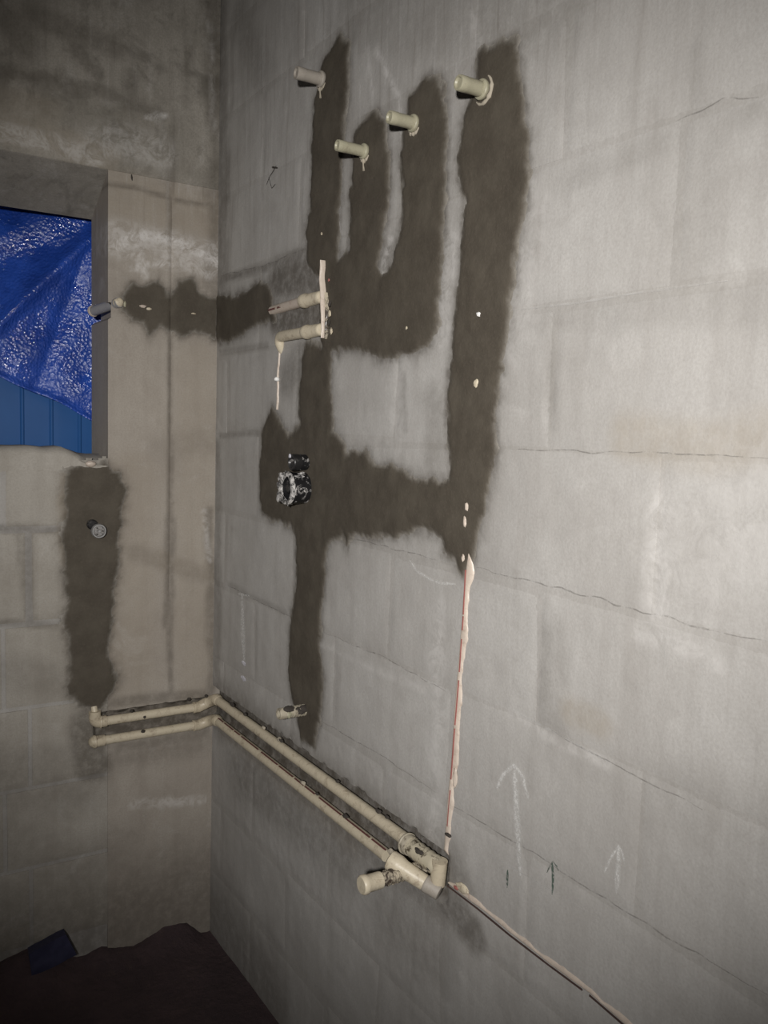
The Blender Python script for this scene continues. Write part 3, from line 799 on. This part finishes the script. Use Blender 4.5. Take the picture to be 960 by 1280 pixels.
# riser and the pipe running off to the right, both half buried
tR = thing('riser_pipe', 'pinkish cream riser pipe with red print, half buried, between damp mortar and fitting', 'pipe', tuple(RW(570, 890)))
rp = rpx([(587, 692), (583, 740), (577, 820), (571, 890), (566, 960), (561, 1030), (557, 1076)])
half_strip('pipe', 'R', rp, .0062, .0108, .0055, M_BURIED, tR, 2, .004, .10, .65)
rl = rpx([(584.5, 712), (581.5, 770), (576, 850), (570, 920), (565, 990), (561, 1040)])
for k in range(len(rl)-1):
    a, b = rl[k], rl[k+1]
    stripe(tR, (0, a[0], a[1]), (0, b[0], b[1]), Vector((-.0042, 0, 0)), .0021, M_RED, (.012, .08), 20+k)
q0 = RW(556, 1074); q1 = RW(553, 1100)
pipe('socket', (-.010, q0[1], q0[2]), (-.010, q1[1], q1[2]-.004), .0135, M_PIPE2, tR)
blob('mortar_lump', tuple(RW(569, 972, -.002)), .008, M_BURIED, tR, (.4, .6, 2.0), 8, .4)
blob('clip', tuple(RW(560, 1044, -.012)), .004, M_CRACK, tR, (.6, 2.0, .7), 9, .3)
adopt(tR)
tQ = thing('floor_branch_pipe', 'cream pipe half buried in its chase running down to the right', 'pipe', tuple(RW(680, 1190)))
bl = [(562, 1103), (600, 1132), (640, 1165), (690, 1203), (740, 1240), (800, 1292), (860, 1340)]
half_strip('pipe', 'R', rpx(bl), .0035, .0062, .0050, M_BURIED, tQ, 11, .004, .15, .65)
bq = rpx([(x-2, y+3.5) for x, y in bl])
for k in range(len(bq)-1):
    stripe(tQ, (0, *bq[k]), (0, *bq[k+1]), Vector((-.0020, 0, 0)), .0026, M_BROWN, (.06, .20), 40+k)
blob('print_smudge', tuple(RW(570, 1110, -.006)), .0055, M_RED, tQ, (.4, 1.0, .6), 5, .4)
blob('mortar_lump', tuple(RW(578, 1110, -.003)), .010, M_PIPE, tQ, (.4, 1.6, .8), 15, .4)
adopt(tQ)

# ------------------------------------------------------------------ four outlet stubs at the top
def stub(rp_, fp_, r, label, seed, ring=0, drip=0, fm=M_STUB):
    root = RW(*rp_); L = reach(root, (-1, 0, 0), *fp_)
    t = thing('shower_outlet_stub', label, 'pipe stub', tuple(root), 'outlet stubs above the damp strips')
    o = root+np.array([-L, 0, 0])
    bm = bmesh.new(); lathe(bm, o, (1, 0, 0), [(.003, 0), (.003, r*.55), (.0, r*.72), (.0, r*.94), (.002, r), (L*.28, r), (L*.30, r*.97), (L-.002, r*.97), (L+.015, r*.97), (L+.015, 0)])
    obj('pipe', bm, fm, t, 40)
    socket('collar', root+np.array([-.010, 0, 0]), (1, 0, 0), .022, r+.0028, fm, t, .001)
    # broken mortar ring around the hole
    bm = bmesh.new(); pts = []
    a0, a1 = (-2.4, 1.0) if ring else (-2.9, -.6)
    rr = r+(.009 if ring else .006)
    for k in range(15):
        a = a0+(a1-a0)*k/14
        pts.append(Vector(root)+Vector((-.003, -rr*math.cos(a), rr*math.sin(a))))
    tube(bm, pts, [.0012+.0024*math.sin(math.pi*k/14)*(1+.5*math.sin(k*2.3+seed)) for k in range(15)], 8)
    obj('broken_rim', bm, M_CLEANMORTAR, t, 50)
    if drip:
        p = RW(rp_[0]-4, rp_[1]+9, -.006)
        bm = bmesh.new(); tube(bm, [p, p+np.array([0, -.001, -.012]), p+np.array([-.001, -.005, -.022])], [.0022, .0014, .0024], 8)
        obj('mortar_drip', bm, M_CLEANMORTAR, t, 50)
    adopt(t)
stub((404, 100), (370, 90), .0125, 'dusty grey cream outlet stub at the top of the leftmost damp strip', 1, 0, 1, M_DUSTY_SHADED)
stub((458, 190), (421, 182), .0105, 'lowest of the four outlet stubs, with a mortar drip hanging below', 2, 0, 1)
stub((520, 155), (486, 147), .0110, 'cream outlet stub between the lowest stub and the rightmost stub', 3, 0, 0)
stub((606, 113), (574, 98), .0118, 'rightmost outlet stub, with broken mortar ring at the widest damp strip', 4, 1, 0)

# ------------------------------------------------------------------ exposed mixer pipework
tM = thing('mixer_pipe_fork', 'cream pipe fork with two horizontal branches exposed beside the corner', 'pipe', tuple(RW(405, 385)))
half_strip('riser', 'R', rpx([(408, 326), (407, 350), (408, 372), (409, 395), (409, 423)]), .0046, .0046, .016, M_BURIED, tM, 21, .004, .10, .30)
half_strip('mud_edge', 'R', rpx([(411, 366), (412, 385), (412, 400), (411, 424)]), .0050, .0055, .012, M_CRUST, tM, 27, .003, .4, .6)
for k, (x, y) in enumerate(((412, 380), (412, 392), (411, 402), (414, 414))):
    blob('grime', tuple(RW(x, y, -.009)), .0055, M_CRACK if k % 2 == 0 else M_PIPE2, tM, (.5, .8, 1.2), 30+k, .5)
blob('red_mark', tuple(RW(411, 350, -.006)), .003, M_RED, tM, (.5, 1, 1), 37, .3)
zt = float(RW(395, 374)[2]); yt = float(RW(405, 374)[1])
socket('coupling', (-.006, float(RW(381, 376)[1]), zt), (0, -1, 0), float(RW(381, 376)[1])-yt+.004, R0+.0012, M_PIPE, tM, .0022)
b1 = pipe('branch', (-.006, float(RW(384, 376)[1]), zt), (.002, float(RW(340, 386)[1]), zt-.002), R0-.001, M_BURIED, tM)
yb0, yb1 = float(RW(384, 376)[1]), float(RW(340, 386)[1])
stripe(b1, (-.002, yb0+.02, zt-.001), (.002, yb1, zt-.002), Vector((-R0+.0004, 0, 0)), .004, M_DARKRED, (.02, .05), 9)
zu = float(RW(395, 414)[2]); yu = float(RW(405, 414)[1]); yc = float(RW(384, 415)[1]); ye = float(RW(352, 418)[1])
socket('coupling', (-.006, yc, zu), (0, -1, 0), yc-yu+.004, R0+.0012, M_PIPE, tM, .0022)
bm = bmesh.new(); tube(bm, [Vector((-.006, yc-.004, zu))]+[Vector((-.008, ye-.03, zu))]+arc_pts((-.006, ye-.014, zu), (-.005, ye, zu), (-.003, ye+.001, zu-.014))+[Vector((.001, ye+.002, zu-.026)), Vector((.006, ye+.003, zu-.036))], [R0]*11+[R0*.8, R0*.5], 20)
obj('elbow', bm, M_PIPE, tM, 50)
half_strip('drop_pipe', 'R', rpx([(350, 432), (350, 450), (348, 470), (348, 490), (347, 512)]), .0035, .0045, .006, M_BURIED, tM, 25, .004, .2, .6)
adopt(tM)
o = blob('wall_plug', tuple(RW(346, 474, -.006)), .0065, M_WHITE, None, (1, .8, .8), 3, .15)
o['label'] = 'bright white plug on the wall below the mixer elbow'; o['category'] = 'plug'

# ------------------------------------------------------------------ concealed mixer valve
vr = RW(382, 610); LV = reach(vr, (-1, 0, 0), 357, 613); r = .0355
vx = -float(LV)
tV = thing('mixer_valve', 'round black mixer valve body smeared with white mortar', 'valve', (0.0, float(vr[1]), float(vr[2])))
bm = bmesh.new(); lathe(bm, (vx, vr[1], vr[2]), (1, 0, 0), [(.022, 0), (.022, r*.60), (.018, r*.80), (.003, r*.84), (0, r*.88), (0, r*.97), (.003, r), (.012, r), (.014, r*.95), (.03-vx, r*.95), (.03-vx, 0)], 40)
obj('body', bm, M_VALVE, tV, 30)
bm = bmesh.new(); lathe(bm, (vx-.0006, vr[1], vr[2]), (1, 0, 0), [(.006, r*.70), (-.001, r*.80), (-.001, r*.96), (.003, r+.0005), (.006, r+.0005), (.007, r*.95)], 44)
for v in bm.verts: v.co.x -= .0015*float(vnoise(np.array(v.co.y*160), np.array(v.co.z*160), 3))
obj('rim', bm, M_VRIM, tV, 40)
bm = bmesh.new(); lathe(bm, (vx+.004, vr[1], vr[2]), (1, 0, 0), [(0, 0), (0, .008), (.002, .010), (.020, .011), (.020, 0)], 20); obj('spindle', bm, M_BLACK, tV, 30)
for k, (a, s_) in enumerate(((2.4, 1.3), (-2.5, 1.7), (3.0, 1.1), (1.4, .9), (-1.2, .7))):
    blob('mortar_smear', (vx-.001, vr[1]-.032*math.cos(a), vr[2]+.032*math.sin(a)), .0055*s_, M_VRIM, tV, (.28, 1.5, 1.2), 50+k, .9)
for k, (h, a, s_) in enumerate(((.45, .55, 1.5), (.62, .75, 1.0), (.55, .05, .7), (.25, -.6, .8), (.80, .95, .8))):   # splashes on the camera-side flank
    q = math.pi*.5*a
    blob('mortar_splash', (vx*(1-h), vr[1]-r*.94*math.cos(q), vr[2]+r*.94*math.sin(q)), .0050*s_, M_VRIM, tV, (1.6, .35, .45), 90+k, .9)
adopt(tV)
kr = RW(384, 578); LK = reach(kr, (-1, 0, 0), 364, 580); kx = -float(LK)
tK = thing('valve_cap', 'small black threaded cap just above the round mixer valve', 'valve cap', (0.0, float(kr[1]), float(kr[2])))
bm = bmesh.new(); lathe(bm, (kx, kr[1], kr[2]), (1, 0, 0), [(.004, 0), (.004, .010), (0, .0125), (0, .0165), (.002, .0178), (.016, .0178), (.017, .0155), (.03-kx, .0155), (.03-kx, 0)], 28); obj('body', bm, M_BLACK, tK, 30)
bm = bmesh.new()
for k in range(4): lathe(bm, (kx+.020+k*.005, kr[1], kr[2]), (1, 0, 0), [(0, .0150), (.0007, .0170), (.003, .0170), (.0038, .0150)], 24)
obj('thread', bm, M_VALVE, tK, 30)
blob('mortar_smear', (kx-.0005, kr[1]+.006, kr[2]+.013), .0045, M_LIGHTSPOT_MORTAR, tK, (.6, 1, 1), 61, .4)
blob('mortar_smear', (kx-.0005, kr[1]-.004, kr[2]+.004), .0042, M_SMEAR, tK, (.5, 1.6, .7), 62, .4)
blob('mortar_smear', (-.006, kr[1]-.015, kr[2]+.004), .0035, M_SMEAR, tK, (.7, .6, 1.6), 63, .4)
adopt(tK)

# threaded tap outlet low on the wall
root = RW(382, 887); L = reach(root, (-1, 0, 0), 348, 894)
tT = thing('tap_outlet', 'dirty threaded tap outlet at the foot of the left damp strip', 'tap outlet', tuple(root))
o3 = root+np.array([-L, 0, 0])
bm = bmesh.new(); lathe(bm, o3, (1, 0, 0), [(.014, 0), (.014, .0085), (.0, .0092), (.0, .0118), (.002, .0125), (.018, .0125), (.020, .011), (L+.01, .011), (L+.01, 0)], 24); obj('nozzle', bm, M_BRASS, tT, 30)
bm = bmesh.new(); lathe(bm, o3+np.array([.0135, 0, 0]), (1, 0, 0), [(0, 0), (0, .0088), (.002, .0088), (.002, 0)], 20); obj('opening', bm, M_CRACK, tT, 30)
bm = bmesh.new()
for k in range(6): lathe(bm, o3+np.array([.024+k*.007, 0, 0]), (1, 0, 0), [(0, .0100), (.001, .0128), (.004, .0128), (.005, .0100)], 24)
obj('thread', bm, M_BRASS, tT, 30)
blob('grime', tuple(o3+np.array([.022, -.004, .008])), .009, M_CRACK, tT, (1.5, .9, .8), 66, .5)
blob('mortar_lump', tuple(o3+np.array([.022, -.008, -.001])), .008, M_STUB, tT, (1.3, .8, 1.0), 68, .5)
blob('grime', tuple(o3+np.array([.052, -.006, .002])), .011, M_CRACK, tT, (1.4, .8, .9), 67, .6)
adopt(tT)

# stop valve on the back wall strip
sc_ = BW(124, 664, -.030)
tW = thing('stop_valve', 'small round metal stop valve spindle on the damp strip below window', 'valve', (float(sc_[0]), 0.0, float(sc_[2])))
bm = bmesh.new(); lathe(bm, sc_, (0, 1, 0), [(0, 0), (0, .0045), (.003, .005), (.003, .012), (0, .0135), (0, .0168), (.002, .0180), (.007, .0180), (.009, .015), (.045, .015), (.045, 0)], 28); obj('body', bm, M_SMEAR, tW, 30)
bm = bmesh.new(); lathe(bm, sc_-np.array([0, .004, 0]), (0, 1, 0), [(0, 0), (0, .0030), (.001, .0036), (.008, .0036), (.008, 0)], 16); obj('spindle', bm, M_STEEL, tW, 30)
bm = bmesh.new(); lathe(bm, sc_-np.array([0, .001, 0]), (0, 1, 0), [(0, .0135), (-.001, .0142), (-.001, .0165), (.004, .0183), (.007, .0183)], 28); obj('rim', bm, M_STEEL, tW, 30)
for k in range(6):
    a = k*math.pi/3
    bm = bmesh.new(); p = sc_+np.array([.009*math.cos(a), -.0005, .009*math.sin(a)])
    lathe(bm, p, (0, 1, 0), [(0, 0), (0, .0018), (.004, .0018), (.004, 0)], 10); obj('notch', bm, M_STEEL if k % 2 else M_BLACK, tW, 30)
p = BW(116, 656, -.012)
bm = bmesh.new(); lathe(bm, p, (0, 1, 0), [(0, 0), (0, .010), (.003, .013), (.02, .013), (.02, 0)], 24); obj('collar', bm, M_BLACK, tW, 30)
adopt(tW)

# conduit through the column corner and pipe end on the sill
c0 = np.array(BW(149, 378, -.010)); 
_d = ray(116, 389); c1 = CAM+_d*((DEPTH*.55-CAM[1])/_d[1])
tC = thing('conduit', 'grey pipe passing out through the broken column edge beside the tarpaulin', 'pipe', tuple((c0+c1)/2))
dd = Vector(c1-c0)
pipe('pipe', c0, c1, .0125, M_GREYPIPE, tC)
bm = bmesh.new(); lathe(bm, c1-np.array(dd.normalized())*.004, dd, [(0, .0120), (.001, .0142), (.006, .0142), (.007, .010)], 24); obj('rim', bm, M_BURIED, tC, 30)
blob('end_plug', tuple(BW(148, 378, -.007)), .0115, M_PIPE, tC, (1.1, .8, 1.0), 71, .25)
adopt(tC)
o = blob('pipe_end', tuple(BW(113, 580, -.004)), .010, M_BURIED, None, (1.3, .9, .8), 73, .3)
o['label'] = 'small cream pipe end on the sill above the damp strip'; o['category'] = 'pipe end'

# scraps of buried pipe that show through the mortar
for k, (pl, x, y, r, s, m) in enumerate([
    ('R', 598, 393, .0045, (.5, 1, .8), M_WHITE), ('R', 595, 479, .0055, (.4, .9, 1.1), M_PIPE), ('R', 583, 634, .005, (.4, .8, 1.3), M_BURIED), ('R', 581, 652, .005, (.4, .8, 1.9), M_BURIED), ('R', 579, 697, .004, (.4, .8, 1.4), M_BURIED),
    ('R', 508, 410, .003, (.4, 1, 1), M_PIPE), ('R', 402, 292, .003, (.4, 1, 1), M_PIPE2),
    ('B', 178, 383, .006, (1.5, .4, .6), M_BURIED), ('B', 186, 386, .005, (1.5, .4, .6), M_PIPE), ('B', 242, 392, .004, (1.5, .4, .5), M_PIPE2), ('B', 156, 380, .005, (.7, .4, 1.2), M_STUB)]):
    p = RW(x, y, -.004) if pl == 'R' else BW(x, y, -.004)
    blob('exposed_pipe_scrap', tuple(p), r, m, wall_right if pl == 'R' else column, s, 80+k, .6)

# ------------------------------------------------------------------ marks on the walls
def faint(name, c):
    m, nt, b = mat(name); p = pos(nt)
    b.inputs['Base Color'].default_value = (*c, 1); b.inputs['Roughness'].default_value = .9
    at = N(nt, 'ShaderNodeAttribute', attribute_name='cover')
    nt.links.new(mul(nt, ramp(nt, noise(nt, 45, 4, .7, p), .34, .62), mul(nt, at.outputs['Fac'], .42)), b.inputs['Alpha'])
    return m
M_HAIR = faint('hairline_crack', (.21, .195, .18)); M_EDGE = faint('pale_joint_edge', (.62, .605, .585))
def rib(pts, wid, m, seed, pl='R', **k): return ribbon('mark', pl, rpx(pts) if pl == 'R' else bpx(pts), wid, m, None, seed=seed, **k)
merge_ribbons('chalk_arrow', [rib([(644,958),(646,1000),(648,1050),(651,1095)], .016, M_CHALK, 1), rib([(622,985),(630,968),(644,955)], .009, M_CHALK, 2), rib([(644,955),(655,972),(661,998)], .009, M_CHALK, 3)], 'large white chalk arrow pointing up', wall_right)
merge_ribbons('chalk_arrow', [rib([(774,1058),(773,1085),(771,1116)], .009, M_CHALK, 4), rib([(756,1090),(764,1072),(774,1056)], .0045, M_CHALK, 5), rib([(774,1056),(779,1068),(781,1080)], .0045, M_CHALK, 6)], 'small white chalk arrow pointing up', wall_right)
merge_ribbons('crayon_arrow', [rib([(691,1078),(692,1095),(691,1118)], .0055, M_GREENMARK, 7), rib([(684,1092),(688,1083),(692,1076)], .003, M_GREENMARK, 8), rib([(692,1076),(697,1082),(699,1088)], .003, M_GREENMARK, 9)], 'small dark green crayon arrow between the chalk arrows', wall_right)
merge_ribbons('crayon_mark', [rib([(635,1087),(634,1110)], .006, M_GREENMARK, 10)], 'faint green crayon dash beside the large chalk arrow', wall_right)
merge_ribbons('chalk_arc', [rib([(513,700),(522,714),(538,724),(552,729),(570,730)], .006, M_CHALK, 11)], 'white chalk arc left of the riser pipe', wall_right)
merge_ribbons('light_streak', [rib([(303,742),(304,790),(306,826)], .030, M_CHALK, 12), rib([(298,742),(312,745)], .008, M_CHALK, 13)], 'pale streak of stray light painted near the corner', wall_right)  # stray light on the wall, painted as a streak in the chalk material
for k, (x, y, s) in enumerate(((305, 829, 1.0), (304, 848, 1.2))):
    q = blob('light_spot', tuple(RW(x, y, -.001)), .009*s, M_LIGHTSPOT_MORTAR, wall_right, (.12, 1.5, .55), 100+k, .7)  # bright spots of the same stray light, painted on as flat blobs
merge_ribbons('scratch', [rib([(203,52),(201,68)], .0035, M_CRACK, 14, 'B'), rib([(155,24),(162,18)], .005, M_CRACK, 15, 'B'), rib([(250,44),(258,34),(267,22)], .0045, M_CRACK, 16, 'B'), rib([(164,218),(165,226)], .005, M_CRACK, 22, 'B')], 'short dark scratches on the beam', beam)
merge_ribbons('scratch', [rib([(333,232),(338,220),(346,208)], .0025, M_CRACK, 17), rib([(340,209),(348,210)], .004, M_CRACK, 18), rib([(336,222),(340,236),(345,230)], .002, M_CRACK, 19)], 'dark squiggled scratch near the corner', wall_right)
merge_ribbons('joint_line', [rib([(640,388),(720,379),(800,366),(910,351)], .0036, M_EDGE, 20)], 'thin pale line along a block joint', wall_right)
merge_ribbons('joint_line', [rib([(650,893),(700,918),(760,952)], .0050, M_EDGE, 24), rib([(575,1045),(650,1090),(745,1145)], .0034, M_EDGE, 26)], 'pale ragged edges along lower block joints', wall_right)
for k, (wd, q, lb) in enumerate(((.0026, [(595,710),(680,729),(760,752),(860,778),(965,801)], 'fine dark crack along a block joint beside the riser'),
    (.0020, [(845,152),(880,138),(905,124),(950,121)], 'fine short crack high on the wall'),
    (.0022, [(640,561),(760,565),(880,569),(965,573)], 'hairline along the joint at eye level'),
    (.0024, [(560,1003),(640,1050),(740,1112),(850,1180),(960,1245)], 'hairline along the joint below the chalk arrows'),
    (.0022, [(690,914),(740,940),(800,972),(880,1012)], 'hairline along the joint above the chalk arrows'),
    (.0022, [(425,670),(480,682),(545,699)], 'hairline below the damp mortar crossbar'),
    (.0022, [(285,732),(330,755),(366,773)], 'hairline near the corner'),
    (.0022, [(405,790),(480,822),(560,866)], 'hairline left of the riser'),
    (.0022, [(405,903),(470,940),(545,990)], 'hairline above the supply pipes'),
    (.0030, [(276,345),(330,332),(380,312)], 'dark joint line near the corner'))):
    merge_ribbons('crack', [rib(q, wd, M_HAIR, 40+k)], lb, wall_right)

# ------------------------------------------------------------------ dark blue plastic scrap by the back wall
c = FW(66, 1216, .03)
P0 = [BW(36, 1192, -.06), BW(82, 1168, -.05), BW(96, 1194, -.05), BW(40, 1222, -.06)]
bm = bmesh.new(); nrm = Vector((.1, 1, -.2)).normalized(); g = []
for j in range(9):
    row = []
    for i in range(11):
        a = Vector(P0[3])*(1-i/10)+Vector(P0[2])*(i/10); b = Vector(P0[0])*(1-i/10)+Vector(P0[1])*(i/10)
        p = a*(1-j/8)+b*(j/8); p -= nrm*.006*float(fbm(np.array(i*.5), np.array(j*.5), 120, 3)); row.append(p)
    g.append(row)
F = [[bm.verts.new(p) for p in r_] for r_ in g]; K = [[bm.verts.new(p+nrm*.045) for p in r_] for r_ in g]
for j in range(8):
    for i in range(10):
        bm.faces.new((F[j][i], F[j][i+1], F[j+1][i+1], F[j+1][i])); bm.faces.new((K[j][i], K[j+1][i], K[j+1][i+1], K[j][i+1]))
rim = [(0, i) for i in range(11)]+[(j, 10) for j in range(1, 9)]+[(8, i) for i in range(9, -1, -1)]+[(j, 0) for j in range(7, 0, -1)]
for (a, b), (c_, d_) in zip(rim, rim[1:]+rim[:1]): bm.faces.new((F[a][b], K[a][b], K[c_][d_], F[c_][d_]))
o = obj('plastic_bag', bm, M_BLUEBAG, None, 50)
o['label'] = 'folded dark blue plastic bag at the foot of the back wall'; o['category'] = 'plastic bag'
print('SILL', SILL, 'LINTEL', LINTEL, 'JX', JX, 'DEPTH', DEPTH, 'ZA', ZA, ZB, ZA_R, ZB_R, 'ych', Y_CH)
